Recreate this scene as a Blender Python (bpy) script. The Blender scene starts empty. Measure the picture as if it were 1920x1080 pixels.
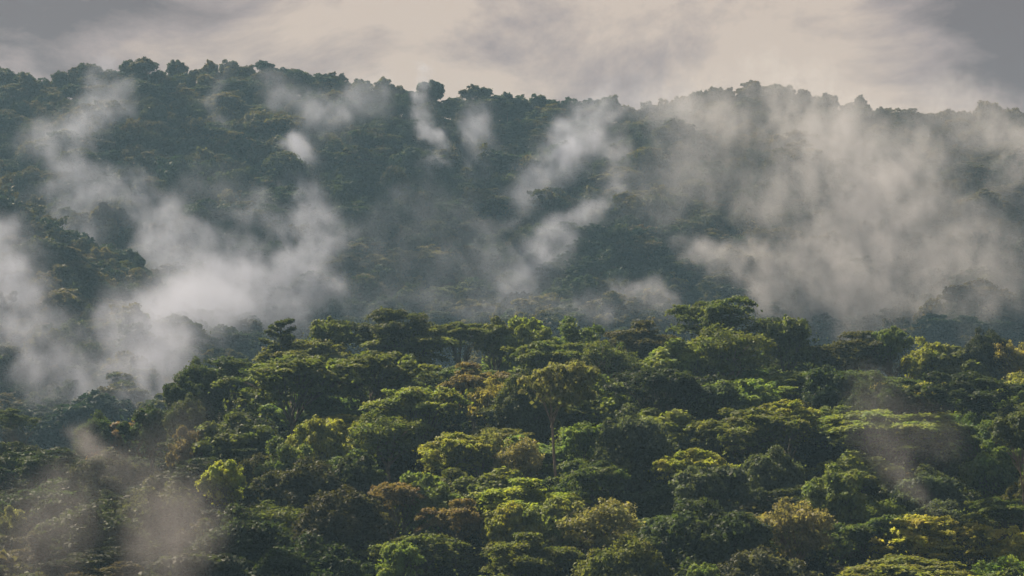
import bpy, math, random
import numpy as np
R = math.radians
D = bpy.data
scene = bpy.context.scene
COL = scene.collection

# ------------------------------------------------------------------ camera
HFOV = 22.0
F = 960.0 / math.tan(R(HFOV / 2))          # focal length in photo pixels
PITCH = R(3.014)
CP, SP = math.cos(PITCH), math.sin(PITCH)
cam_d = D.cameras.new('camera')
cam = D.objects.new('camera', cam_d)
COL.objects.link(cam)
cam.location = (0, 0, 0)
cam.rotation_euler = (R(90) + PITCH, 0, 0)
cam_d.sensor_width = 36
cam_d.lens = 18 / math.tan(R(HFOV / 2))
cam_d.clip_start = 1
cam_d.clip_end = 20000
scene.camera = cam

# ------------------------------------------------------------------ sky, sun, exposure
SUN_EL, SUN_AZ = 43.0, -42.0                # azimuth: degrees to the right of the view direction
world = D.worlds.new('World')
scene.world = world
world.use_nodes = True
wn, wl = world.node_tree.nodes, world.node_tree.links
wn.clear()
def N(nodes, t, **kw):
    n = nodes.new(t)
    for k, v in kw.items():
        setattr(n, k, v)
    return n
w_out = N(wn, 'ShaderNodeOutputWorld')
sky = N(wn, 'ShaderNodeTexSky', sky_type='NISHITA', sun_disc=False)
sky.sun_elevation = R(SUN_EL)
sky.sun_rotation = R(SUN_AZ)
bg_sky = N(wn, 'ShaderNodeBackground'); bg_sky.inputs['Strength'].default_value = 0.05
wl.new(sky.outputs[0], bg_sky.inputs[0])
tc = N(wn, 'ShaderNodeTexCoord')
mp = N(wn, 'ShaderNodeMapping'); mp.inputs['Scale'].default_value = (9, 9, 17)
mp.inputs['Rotation'].default_value = (0, R(-4), 0)
mp.inputs['Location'].default_value = (0.75, 0.0, 0.25)
wl.new(tc.outputs['Generated'], mp.inputs[0])
n1 = N(wn, 'ShaderNodeTexNoise'); n1.inputs['Scale'].default_value = 1.0; n1.inputs['Detail'].default_value = 9
n1.inputs['Roughness'].default_value = 0.64; n1.inputs['Distortion'].default_value = 0.45
wl.new(mp.outputs[0], n1.inputs['Vector'])
ramp = N(wn, 'ShaderNodeValToRGB')
cr = ramp.color_ramp
cr.elements[0].position = 0.34; cr.elements[0].color = (0.195, 0.155, 0.155, 1)
cr.elements[1].position = 0.60; cr.elements[1].color = (0.72, 0.575, 0.47, 1)
e = cr.elements.new(0.47); e.color = (0.42, 0.34, 0.32, 1)
# large banks: the cloud deck is heavier at the far right and far left
sx = N(wn, 'ShaderNodeSeparateXYZ'); wl.new(tc.outputs['Generated'], sx.inputs[0])
mr = N(wn, 'ShaderNodeMapRange', interpolation_type='SMOOTHSTEP')
mr.inputs['From Min'].default_value = 0.12; mr.inputs['From Max'].default_value = 0.19
mr.inputs['To Min'].default_value = 0.03; mr.inputs['To Max'].default_value = -0.20
wl.new(sx.outputs[0], mr.inputs[0])
mr2 = N(wn, 'ShaderNodeMapRange', interpolation_type='SMOOTHSTEP')
mr2.inputs['From Min'].default_value = -0.19; mr2.inputs['From Max'].default_value = -0.02
mr2.inputs['To Min'].default_value = -0.12; mr2.inputs['To Max'].default_value = 0.04
wl.new(sx.outputs[0], mr2.inputs[0])
a1 = N(wn, 'ShaderNodeMath', operation='ADD'); a2 = N(wn, 'ShaderNodeMath', operation='ADD')
wl.new(n1.outputs[0], a1.inputs[0]); wl.new(mr.outputs[0], a1.inputs[1])
wl.new(a1.outputs[0], a2.inputs[0]); wl.new(mr2.outputs[0], a2.inputs[1])
wl.new(a2.outputs[0], ramp.inputs[0])
bg_cl = N(wn, 'ShaderNodeBackground'); bg_cl.inputs['Strength'].default_value = 0.325
wl.new(ramp.outputs[0], bg_cl.inputs[0])
mixw = N(wn, 'ShaderNodeMixShader'); mixw.inputs[0].default_value = 0.97
wl.new(bg_sky.outputs[0], mixw.inputs[1]); wl.new(bg_cl.outputs[0], mixw.inputs[2])
wl.new(mixw.outputs[0], w_out.inputs['Surface'])

sun_d = D.lights.new('sun', 'SUN')
sun = D.objects.new('sun', sun_d); COL.objects.link(sun)
sun_d.energy = 5.0
sun_d.angle = R(5)
sun_d.color = (1.0, 0.84, 0.62)
sdir = np.array([math.sin(R(SUN_AZ)) * math.cos(R(SUN_EL)), math.cos(R(SUN_AZ)) * math.cos(R(SUN_EL)), math.sin(R(SUN_EL))])
from mathutils import Vector, Matrix
sun.rotation_euler = Vector(sdir).to_track_quat('Z', 'Y').to_euler()
sun.location = (600, 300, 900)

scene.view_settings.view_transform = 'Standard'
scene.view_settings.look = 'None'
scene.view_settings.exposure = 1.38
scene.view_settings.gamma = 1.0
cy = scene.cycles
cy.max_bounces = 6
cy.diffuse_bounces = 2
cy.transmission_bounces = 3
cy.transparent_max_bounces = 4
cy.volume_bounces = 1
cy.volume_step_rate = 1.6
cy.use_denoising = True
cy.caustics_reflective = False
cy.caustics_refractive = False

# ------------------------------------------------------------------ helpers
def project(P):
    P = np.asarray(P, float)
    dep = P[..., 1] * CP + P[..., 2] * SP
    up = -P[..., 1] * SP + P[..., 2] * CP
    return 960 + F * P[..., 0] / dep, 540 - F * up / dep

def ray(px, py):
    a, b = (px - 960) / F, (540 - py) / F
    d = np.array([a, CP - b * SP, SP + b * CP])
    return d / d[1]                         # scaled so that y advances one metre

def vnoise(x, y, seed=0):                   # smooth value noise in [0,1]
    xi, yi = np.floor(x).astype(int), np.floor(y).astype(int)
    fx, fy = x - xi, y - yi
    fx, fy = fx * fx * (3 - 2 * fx), fy * fy * (3 - 2 * fy)
    def h(i, j):
        n = (i * 374761393 + j * 668265263 + seed * 974634777) & 0x7fffffff
        n = ((n ^ (n >> 13)) * 1274126177) & 0x7fffffff
        return ((n ^ (n >> 16)) & 0xffff) / 65535.0
    return (h(xi, yi) * (1 - fx) + h(xi + 1, yi) * fx) * (1 - fy) + (h(xi, yi + 1) * (1 - fx) + h(xi + 1, yi + 1) * fx) * fy

def fbm(x, y, seed=0, o=4):
    s, a, t = 0, 1, 0
    for k in range(o):
        s = s + a * (vnoise(x * 2 ** k + 13.7 * k, y * 2 ** k, seed + k) - .5); t += a; a *= .5
    return s / t * 2

def smooth(t):
    t = np.clip(t, 0, 1); return t * t * (3 - 2 * t)

def smax(a, b, k):
    h = np.clip(0.5 + 0.5 * (a - b) / k, 0, 1)
    return b * (1 - h) + a * h + k * h * (1 - h)

# ------------------------------------------------------------------ terrain
RY = 1700.0
ridge_px = [-900, -500, -200, 0, 60, 100, 150, 230, 330, 400, 500, 580, 640, 720, 770, 840, 900, 950, 1050, 1130, 1200, 1250, 1285, 1320, 1400, 1460, 1500, 1560, 1620, 1700, 1740, 1800, 1860, 1920, 2150, 2500, 2900]
ridge_py = [230, 180, 140, 137, 148, 156, 137, 131, 124, 127, 131, 139, 150, 163, 182, 185, 184, 189, 193, 196, 206, 208, 190, 174, 166, 172, 184, 194, 200, 222, 217, 214, 214, 222, 240, 260, 330]
ridge_X = [(p - 960) / F * RY for p in ridge_px]
ridge_Z = [RY * math.tan(PITCH + math.atan((540 - p) / F)) - 15.0 for p in ridge_py]
ridge_X = [-3000, -1400] + ridge_X + [1400, 3000]
ridge_Z = [60, 120] + ridge_Z + [110, 60]
crest_px = [-1400, -400, 0, 300, 350, 400, 500, 600, 900, 1340, 1500, 1700, 1920, 2400, 3400]
crest_z = [-46, -34, -23, -21, -12, -8, -6, 1, 3, 5, 2, -1, -2, -8, -30]
crest_X = [(p - 960) / F * 700 for p in crest_px]

def pt(px, py, Y):
    r = ray(px, py); return r * Y
SPURS = [([pt(-500, 330, 1420), pt(-60, 380, 1370), pt(60, 480, 1290), pt(170, 590, 1210), pt(300, 740, 1100), pt(380, 840, 1020)], .52),
         ([pt(1265, 215, 1660), pt(1205, 350, 1560), pt(1160, 440, 1480), pt(1075, 560, 1390), pt(980, 650, 1310)], .62),
         ([pt(1935, 260, 1640), pt(1880, 420, 1520), pt(1820, 540, 1420), pt(1750, 650, 1320)], .6),
         ([pt(760, 200, 1680), pt(720, 330, 1590), pt(690, 470, 1490), pt(700, 610, 1390)], .62)]

def H(X, Y):
    X, Y = np.asarray(X, float), np.asarray(Y, float)
    cz = np.interp(X, crest_X, crest_z)
    t = smooth((Y - 400) / 300)
    front = -48 + (cz + 48) * t
    front = np.where(Y > 700, cz - 0.28 * np.maximum(Y - 700, 0), front)
    near = -1.8 - np.clip(Y, 0, None) * 0.24 - 0.06 * np.clip(-Y, 0, None)
    front = np.where(Y < 400, smax(near, front * 0 - 48, 8), front)
    zr = np.interp(X, ridge_X, ridge_Z)
    drop = np.where(Y < RY, 0.57 * (RY - Y), 0.4 * (Y - RY))
    drop = np.where(np.abs(Y - RY) < 12, drop * np.abs(Y - RY) / 12, drop)
    far = zr - drop
    for pts, fall in SPURS:
        best = np.full(np.broadcast(X, Y).shape, -1e4)
        for a, b in zip(pts[:-1], pts[1:]):
            dx, dy = b[0] - a[0], b[1] - a[1]
            s = np.clip(((X - a[0]) * dx + (Y - a[1]) * dy) / (dx * dx + dy * dy), 0, 1)
            d = np.hypot(X - a[0] - dx * s, Y - a[1] - dy * s)
            best = np.maximum(best, a[2] + (b[2] - a[2]) * s - 15 - fall * d - 6 * np.exp(-d / 14) + 6)
        far = smax(far, best, 14)
    far = far + 9 * fbm(X / 90, Y / 90, 5) * smooth((Y - 950) / 200) * np.clip(np.abs(Y - RY) / 120, .12, 1)
    far = np.maximum(far, -600)
    z = smax(front, far, 10)
    return smax(z, np.full_like(z, -50.0), 6)

def axis(segs):
    out = []
    for a, b, n in segs:
        out += list(np.linspace(a, b, n, endpoint=False))
    return np.array(out + [segs[-1][1]])
gx = axis([(-3000, -700, 24), (-700, -430, 20), (-430, 430, 150), (430, 700, 20), (700, 3000, 24)])
gy = axis([(-100, 380, 24), (380, 760, 55), (760, 1000, 25), (1000, 1780, 120), (1780, 4000, 36)])
GX, GY = np.meshgrid(gx, gy)
GZ = H(GX, GY) + 0.5 * fbm(GX / 9, GY / 9, 21, 2)

def mesh_np(name, V, faces, nside, mat=None, attr=None):
    """V (n,3), faces flat int array with nside corners each."""
    me = D.meshes.new(name)
    V = np.ascontiguousarray(V, np.float32); faces = np.ascontiguousarray(faces, np.int32).ravel()
    nf = len(faces) // nside
    me.vertices.add(len(V)); me.vertices.foreach_set('co', V.ravel())
    me.loops.add(len(faces)); me.loops.foreach_set('vertex_index', faces)
    me.polygons.add(nf)
    me.polygons.foreach_set('loop_start', np.arange(0, nf * nside, nside, dtype=np.int32))
    if attr is not None:
        a = me.attributes.new('tone', 'FLOAT', 'POINT')
        a.data.foreach_set('value', np.ascontiguousarray(attr, np.float32))
    if mat: me.materials.append(mat)
    me.update(calc_edges=True)
    return me

# ------------------------------------------------------------------ materials
def newmat(name):
    m = D.materials.new(name); m.use_nodes = True
    nt = m.node_tree; nt.nodes.clear()
    return m, nt.nodes, nt.links

def leaf_material(name, far=False):
    m, n, l = newmat(name)
    out = N(n, 'ShaderNodeOutputMaterial')
    att = N(n, 'ShaderNodeAttribute', attribute_name='tone')
    oi = N(n, 'ShaderNodeObjectInfo')
    geo = N(n, 'ShaderNodeNewGeometry')
    if far:
        rp = N(n, 'ShaderNodeValToRGB'); c = rp.color_ramp
        c.elements[0].position = 0; c.elements[0].color = (0.009, 0.024, 0.018, 1)
        c.elements[1].position = 1; c.elements[1].color = (0.088, 0.082, 0.040, 1)
        for p, q in ((.3, (0.019, 0.040, 0.024, 1)), (.55, (0.032, 0.048, 0.025, 1)), (.75, (0.052, 0.046, 0.032, 1)), (.9, (0.038, 0.064, 0.026, 1))):
            e = c.elements.new(p); e.color = q
        nz = N(n, 'ShaderNodeTexNoise'); nz.inputs['Scale'].default_value = 0.012; nz.inputs['Detail'].default_value = 2
        l.new(geo.outputs['Position'], nz.inputs['Vector'])
        ad = N(n, 'ShaderNodeMath', operation='MULTIPLY_ADD'); ad.inputs[1].default_value = 2.4; ad.inputs[2].default_value = -1.2
        l.new(nz.outputs[0], ad.inputs[0])
        ad2 = N(n, 'ShaderNodeMath', operation='ADD', use_clamp=True)
        l.new(ad.outputs[0], ad2.inputs[0]); l.new(oi.outputs['Random'], ad2.inputs[1])
        l.new(ad2.outputs[0], rp.inputs[0])
        base = rp.outputs[0]
        # browner-leaved stands on the right-hand spur and low on the left one
        sp = N(n, 'ShaderNodeSeparateXYZ'); l.new(geo.outputs['Position'], sp.inputs[0])
        ra = N(n, 'ShaderNodeMapRange', interpolation_type='SMOOTHSTEP'); ra.inputs['From Min'].default_value = 30; ra.inputs['From Max'].default_value = 150; ra.inputs['To Max'].default_value = .75
        rb = N(n, 'ShaderNodeMapRange', interpolation_type='SMOOTHSTEP'); rb.inputs['From Min'].default_value = -170; rb.inputs['From Max'].default_value = -230; rb.inputs['To Max'].default_value = .55
        l.new(sp.outputs[0], ra.inputs[0]); l.new(sp.outputs[0], rb.inputs[0])
        nb = N(n, 'ShaderNodeMath', operation='ADD'); l.new(ra.outputs[0], nb.inputs[0]); l.new(rb.outputs[0], nb.inputs[1])
        nc_ = N(n, 'ShaderNodeMath', operation='MULTIPLY'); l.new(nb.outputs[0], nc_.inputs[0]); l.new(ad2.outputs[0], nc_.inputs[1])
        mb = N(n, 'ShaderNodeMixRGB'); mb.inputs[2].default_value = (.072, .054, .034, 1)
        l.new(nc_.outputs[0], mb.inputs[0]); l.new(base, mb.inputs[1]); base = mb.outputs[0]
    else:
        base = oi.outputs['Color']
    # fresh, yellower leaves by the leaf's own tone, and a slight drift of hue through the crown
    tcn = N(n, 'ShaderNodeTexCoord')
    nz2 = N(n, 'ShaderNodeTexNoise'); nz2.inputs['Scale'].default_value = 0.22; nz2.inputs['Detail'].default_value = 2
    l.new(tcn.outputs['Object'], nz2.inputs['Vector'])
    hs = N(n, 'ShaderNodeHueSaturation')
    mh = N(n, 'ShaderNodeMapRange'); mh.inputs['From Min'].default_value = .3; mh.inputs['From Max'].default_value = .7
    mh.inputs['To Min'].default_value = .475; mh.inputs['To Max'].default_value = .525
    l.new(nz2.outputs[0], mh.inputs[0]); l.new(mh.outputs[0], hs.inputs['Hue'])
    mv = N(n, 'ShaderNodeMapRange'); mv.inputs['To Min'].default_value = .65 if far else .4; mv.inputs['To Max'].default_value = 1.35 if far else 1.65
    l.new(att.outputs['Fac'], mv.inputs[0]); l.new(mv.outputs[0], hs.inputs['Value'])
    hs.inputs['Saturation'].default_value = .86 if not far else .8
    l.new(base, hs.inputs['Color'])
    bs = N(n, 'ShaderNodeBsdfPrincipled')
    bs.inputs['Roughness'].default_value = .6
    bs.inputs['Specular IOR Level'].default_value = .08
    l.new(hs.outputs[0], bs.inputs['Base Color'])
    tr = N(n, 'ShaderNodeBsdfTranslucent')
    tcol = N(n, 'ShaderNodeMixRGB', blend_type='MULTIPLY'); tcol.inputs[0].default_value = 1
    tcol.inputs[2].default_value = (1.45, 1.38, .5, 1)
    l.new(hs.outputs[0], tcol.inputs[1]); l.new(tcol.outputs[0], tr.inputs[0])
    mx = N(n, 'ShaderNodeMixShader'); mx.inputs[0].default_value = .42
    l.new(bs.outputs[0], mx.inputs[1]); l.new(tr.outputs[0], mx.inputs[2])
    l.new(mx.outputs[0], out.inputs[0])
    return m
M_leaf = leaf_material('leaf')
M_leaf_far = leaf_material('leaf_far', True)

def bark(name, c1, c2):
    m, n, l = newmat(name)
    out = N(n, 'ShaderNodeOutputMaterial'); bs = N(n, 'ShaderNodeBsdfPrincipled'); bs.inputs['Roughness'].default_value = .9
    nz = N(n, 'ShaderNodeTexNoise'); nz.inputs['Scale'].default_value = 1.3; nz.inputs['Detail'].default_value = 5
    tcn = N(n, 'ShaderNodeTexCoord'); l.new(tcn.outputs['Object'], nz.inputs['Vector'])
    rp = N(n, 'ShaderNodeValToRGB'); rp.color_ramp.elements[0].position = .35; rp.color_ramp.elements[1].position = .7
    rp.color_ramp.elements[0].color = c1 + (1,); rp.color_ramp.elements[1].color = c2 + (1,)
    l.new(nz.outputs[0], rp.inputs[0]); l.new(rp.outputs[0], bs.inputs['Base Color']); l.new(bs.outputs[0], out.inputs[0])
    return m
M_bark = bark('bark_dark', (.045, .036, .028), (.11, .09, .07))
M_bark_pale = bark('bark_pale', (.12, .09, .07), (.27, .21, .16))

def ground_material():
    m, n, l = newmat('forest_floor')
    out = N(n, 'ShaderNodeOutputMaterial'); bs = N(n, 'ShaderNodeBsdfPrincipled'); bs.inputs['Roughness'].default_value = .95
    geo = N(n, 'ShaderNodeNewGeometry')
    nz = N(n, 'ShaderNodeTexNoise'); nz.inputs['Scale'].default_value = .35; nz.inputs['Detail'].default_value = 8
    l.new(geo.outputs['Position'], nz.inputs['Vector'])
    rp = N(n, 'ShaderNodeValToRGB'); rp.color_ramp.elements[0].position = .35; rp.color_ramp.elements[1].position = .68
    rp.color_ramp.elements[0].color = (.008, .013, .006, 1); rp.color_ramp.elements[1].color = (.022, .032, .013, 1)
    l.new(nz.outputs[0], rp.inputs[0]); l.new(rp.outputs[0], bs.inputs['Base Color'])
    bp = N(n, 'ShaderNodeBump'); bp.inputs['Distance'].default_value = .6; l.new(nz.outputs[0], bp.inputs['Height']); l.new(bp.outputs[0], bs.inputs['Normal'])
    l.new(bs.outputs[0], out.inputs[0])
    return m

def link(name, data, parent=None, loc=None):
    o = D.objects.new(name, data); COL.objects.link(o)
    if parent is not None: o.parent = parent
    if loc is not None: o.location = loc
    return o

nx, ny = len(gx), len(gy)
ii = np.arange((ny - 1) * (nx - 1)); r_, c_ = ii // (nx - 1), ii % (nx - 1)
q = np.stack([r_ * nx + c_, r_ * nx + c_ + 1, (r_ + 1) * nx + c_ + 1, (r_ + 1) * nx + c_], 1)
terr = link('terrain', mesh_np('terrain', np.stack([GX, GY, GZ], -1).reshape(-1, 3), q, 4, ground_material()))
terr['kind'] = 'structure'
terr.data.polygons.foreach_set('use_smooth', np.ones(len(terr.data.polygons), bool))

# ------------------------------------------------------------------ tree geometry
def unit(v):
    return v / np.maximum(np.linalg.norm(v, axis=-1, keepdims=True), 1e-9)

def leaves(rng, P, Nn, size, tone, elong=1.5):
    """leaf sprigs: one kinked quad (two triangles wide) per point, facing Nn"""
    n = len(P)
    Nn = unit(Nn)
    t = unit(np.cross(Nn, unit(rng.normal(size=(n, 3)))))
    b = np.cross(Nn, t)
    s = (size * 1.22 * rng.uniform(.6, 1.4, n))[:, None]
    droop = Nn * s * .25
    V = np.stack([P + t * s * elong * .5 - droop, P + b * s * .5, P - t * s * elong * .5 - droop, P - b * s * .5], 1).reshape(-1, 3)
    f = np.arange(n * 4).reshape(n, 4)
    tn = np.repeat(np.clip(tone, 0, 1), 4)
    return V, f, tn

def tube(path, rad, k=7):
    path, rad = np.asarray(path, float), np.asarray(rad, float)
    n = len(path)
    tan = unit(np.gradient(path, axis=0))
    ref = np.where(np.abs(tan[:, 2:3]) > .9, np.array([[1., 0, 0]]), np.array([[0, 0, 1.]]))
    u = unit(np.cross(tan, ref)); v = np.cross(tan, u)
    a = np.linspace(0, 2 * math.pi, k, endpoint=False)
    V = (path[:, None] + rad[:, None, None] * (np.cos(a)[None, :, None] * u[:, None] + np.sin(a)[None, :, None] * v[:, None])).reshape(-1, 3)
    f = []
    for i in range(n - 1):
        for j in range(k):
            f.append([i * k + j, i * k + (j + 1) % k, (i + 1) * k + (j + 1) % k, (i + 1) * k + j])
    return V, np.array(f)

class Wood:
    def __init__(s): s.V, s.f, s.n = [], [], 0
    def add(s, path, rad, k=7):
        V, f = tube(path, rad, k); s.V.append(V); s.f.append(f + s.n); s.n += len(V)
    def limb(s, rng, a, b, r0, r1, bend=.12, sag=0.0, n=6, k=6):
        a, b = np.array(a, float), np.array(b, float)
        t = np.linspace(0, 1, n)[:, None]
        L = np.linalg.norm(b - a)
        side = rng.normal(size=3) * bend * L
        # limbs rise steeply first and level out towards their tips
        mid = a + (b - a) * t
        mid[:, 2] += (sag * L * np.sin(math.pi * t[:, 0]))
        mid += side * np.sin(math.pi * t)
        s.add(mid, np.linspace(r0, r1, n), k)
        return mid
    def mesh(s, name, mat):
        return mesh_np(name, np.concatenate(s.V), np.concatenate(s.f), 4, mat)

def skeleton(rng, w, H_, fork, R_, tips, r0, pale=False):
    """trunk to the fork height, main limbs by sector, and a branch to every tip"""
    lean = rng.normal(size=2) * .03 * H_
    top = np.array([lean[0], lean[1], fork])
    z = np.linspace(-2.0, 1, 8) ** 1
    path = np.stack([np.linspace(0, lean[0], 9), np.linspace(0, lean[1], 9), np.linspace(-2.5, fork, 9)], 1)
    path[1:-1, :2] += rng.normal(size=(7, 2)) * .12
    rad = np.linspace(r0 * 1.5, r0 * .75, 9); rad[0:2] *= 1.25
    w.add(path, rad, 9)
    if len(tips) == 0: return
    ang = np.arctan2(tips[:, 1] - top[1], tips[:, 0] - top[0])
    nm = int(rng.integers(5, 8))
    off = rng.uniform(0, 6.28)
    sec = (((ang + off) % (2 * math.pi)) / (2 * math.pi) * nm).astype(int)
    for k in range(nm):
        T = tips[sec == k]
        if len(T) == 0: continue
        c = T.mean(0)
        hub = top + (c - top) * .55
        hub[2] = top[2] + (c[2] - top[2]) * .62
        m = w.limb(rng, top - [0, 0, rng.uniform(0, .12) * fork], hub, r0 * .55, r0 * .28, .07, .06, 7, 6)
        for p in T:
            st = m[int(rng.integers(3, 7))]
            w.limb(rng, st, p, r0 * .2, r0 * .045, .08, .07, 5, 4)

def build_tree(kind, seed, leafmat, barkmat, detail=1.0):
    rng = np.random.default_rng(seed)
    w = Wood(); LV, LF, LT, cnt = [], [], [], 0
    def put(P, Nn, size, tone, elong=1.5):
        nonlocal cnt
        V, f, t = leaves(rng, P, Nn, size, tone, elong)
        LV.append(V); LF.append(f + cnt); LT.append(t); cnt += len(V)
    if kind in ('umbrella', 'flat'):
        Hh, RR = (24.0, 13.0)
        # a few big lobes, each a stack of thin level pads
        pads = []
        nl = int(rng.integers(5, 9))
        for i in range(nl):
            a = i * 2.4 + rng.uniform(-.4, .4); rr = RR * math.sqrt((i + .4) / nl) * .78
            cx, cyy = rr * math.cos(a), rr * math.sin(a)
            top = Hh - 1.2 - 4.6 * (rr / RR) ** 2 + rng.uniform(-1.9, 1.2)
            lr = rng.uniform(3.6, 5.6)
            for j in range(int(rng.integers(11, 16))):
                b = rng.uniform(0, 6.28); q_ = lr * math.sqrt(rng.uniform(0, 1))
                tier = rng.choice([0, 0, 0, 1, 1, 2]) if kind == 'umbrella' else rng.choice([0, 0, 0, 0, 1])
                pads.append((cx + q_ * math.cos(b), cyy + q_ * math.sin(b), top - tier * rng.uniform(1.8, 2.5) - .11 * q_ ** 1.5 + rng.uniform(-.3, .3), rng.uniform(1.0, 3.0) * (1 - .06 * tier)))
        pads = np.array(pads)
        tips = pads[:, :3] - [0, 0, .3]
        skeleton(rng, w, Hh, rng.uniform(7, 10), RR, tips, .62)
        for (x, y, z, pr) in pads:
            n = int(38 * pr * pr * detail) + 20
            a = rng.uniform(0, 6.28, n); rr = pr * np.sqrt(rng.uniform(0, 1, n))
            ex = rng.uniform(.75, 1.3); th = rng.uniform(0, 3.14)
            lx, ly = rr * np.cos(a) * ex, rr * np.sin(a) / ex
            X_, Y_ = lx * math.cos(th) - ly * math.sin(th), lx * math.sin(th) + ly * math.cos(th)
            edge = 1 + .25 * np.sin(a * 3 + seed) + .15 * np.sin(a * 7)
            X_, Y_ = X_ * edge, Y_ * edge
            zz = -.09 * rr ** 2 + rng.normal(size=n) * .2 + np.abs(rng.normal(size=n)) * -.12
            P = np.stack([x + X_, y + Y_, z + zz], 1)
            tilt = rng.normal(size=2) * .16
            P[:, 2] += X_ * tilt[0] + Y_ * tilt[1]
            nn = np.stack([X_ * .12, Y_ * .12, np.ones(n)], 1) + rng.normal(size=(n, 3)) * .4
            put(P, nn, .42 / math.sqrt(detail), np.full(n, rng.uniform(.3, .7)) + rng.normal(size=n) * .13, 1.7)
        # thin drapery of twigs and inner leaves below
        n = int(900 * detail)
        k = rng.integers(0, len(pads), n)
        P = pads[k, :3] + np.stack([rng.normal(size=n) * 1.6, rng.normal(size=n) * 1.6, -rng.uniform(.8, 4.5, n)], 1)
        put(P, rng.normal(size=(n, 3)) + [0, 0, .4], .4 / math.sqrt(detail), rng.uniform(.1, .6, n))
    elif kind in ('broad', 'dense', 'feather', 'tall', 'clumpy'):
        Hh, RR, vert, zc = {'broad': (21.0, 8.5, 7.2, 12.5), 'dense': (21.0, 9.5, 9.0, 11.0), 'feather': (23.0, 9.0, 7.5, 15.0),
                            'tall': (32.0, 9.5, 5.5, 26.0), 'clumpy': (21.0, 8.5, 7.5, 13.0)}[kind]
        nc = {'broad': 95, 'dense': 150, 'feather': 80, 'tall': 60, 'clumpy': 62}[kind]
        # the crown outline: a lumpy ellipsoid made of 4 to 6 sub-domes
        sub = []
        for i in range(int(rng.integers(4, 7))):
            a = i * 2.4 + rng.uniform(-.5, .5); rr = RR * rng.uniform(.25, .5)
            sub.append((rr * math.cos(a), rr * math.sin(a), rng.uniform(-.12, .22) * vert, rng.uniform(.55, .72)))
        sub[0] = (rng.uniform(-1, 1), rng.uniform(-1, 1), .2 * vert, .76)
        cl = []
        for i in range(nc):
            s_ = sub[int(rng.integers(0, len(sub)))]
            d = rng.normal(size=3); d /= np.linalg.norm(d)
            if d[2] < -.45: d[2] *= -1
            q_ = rng.uniform(.72, 1.02) if rng.uniform() < .8 else rng.uniform(.3, .7)
            c = np.array([s_[0] + d[0] * RR * s_[3] * q_, s_[1] + d[1] * RR * s_[3] * q_, zc + s_[2] + d[2] * vert * s_[3] * 1.15 * q_ + rng.normal() * .35])
            cl.append((c, d, rng.uniform(.62, 2.0) * {'broad': 1, 'dense': 1.05, 'feather': .95, 'tall': 1, 'clumpy': 1}[kind]))
        tips = np.array([c for c, d, r in cl])
        skeleton(rng, w, Hh, {'broad': 6.5, 'dense': 5.5, 'feather': 9, 'tall': 20, 'clumpy': 7}[kind] * rng.uniform(.85, 1.15), RR, tips, .5 if kind != 'tall' else .3)
        per, size, spread = {'broad': (150, .46, .55), 'dense': (150, .36, .7), 'feather': (58, .36, .8), 'tall': (95, .42, .7), 'clumpy': (120, .46, .5)}[kind]
        flat = {'broad': .7, 'dense': .95, 'feather': .6, 'tall': .5, 'clumpy': .75}[kind]
        for c, d, r in cl:
            n = int(per * r * r * .55 * detail) + 15
            v = unit(rng.normal(size=(n, 3)) + d * .5 + [0, 0, .55])
            q_ = rng.uniform(.55, 1.08, n) ** .6
            P = c + v * (r * q_)[:, None] * [1.1, 1.1, flat]
            P += rng.normal(size=(n, 3)) * (.28 if kind in ('dense', 'feather') else .2) * r ** .5
            nn = v + rng.normal(size=(n, 3)) * spread + [0, 0, .25]
            put(P, nn, size / math.sqrt(detail), np.full(n, rng.uniform(.28, .72)) + rng.normal(size=n) * .15, 1.35 if kind == 'clumpy' else 1.6)
        n = int((2200 if kind == 'dense' else 900) * detail)
        s_ = np.array(sub)[rng.integers(0, len(sub), n)]
        d = unit(rng.normal(size=(n, 3)))
        P = np.stack([s_[:, 0], s_[:, 1], zc + s_[:, 2]], 1) + d * [RR * .6, RR * .6, vert * .75] * (rng.uniform(.2, 1, n) ** .5)[:, None]
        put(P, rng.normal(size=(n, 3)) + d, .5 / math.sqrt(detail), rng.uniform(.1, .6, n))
        if kind == 'dense':       # leafy skirt hanging low
            n = int(2600 * detail)
            a = rng.uniform(0, 6.28, n); rr = RR * rng.uniform(.5, .98, n)
            P = np.stack([rr * np.cos(a), rr * np.sin(a), rng.uniform(3, zc, n)], 1)
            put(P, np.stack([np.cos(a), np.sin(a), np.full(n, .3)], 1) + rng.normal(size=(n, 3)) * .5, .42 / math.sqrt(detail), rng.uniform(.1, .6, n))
    elif kind == 'tiered':
        Hh, RR = 24.0, 7.0
        w.add(np.stack([np.zeros(9), np.zeros(9), np.linspace(-2, 23, 9)], 1) + np.pad(rng.normal(size=(7, 3)) * [.2, .2, 0], ((1, 1), (0, 0))), np.linspace(.5, .08, 9), 8)
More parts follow.
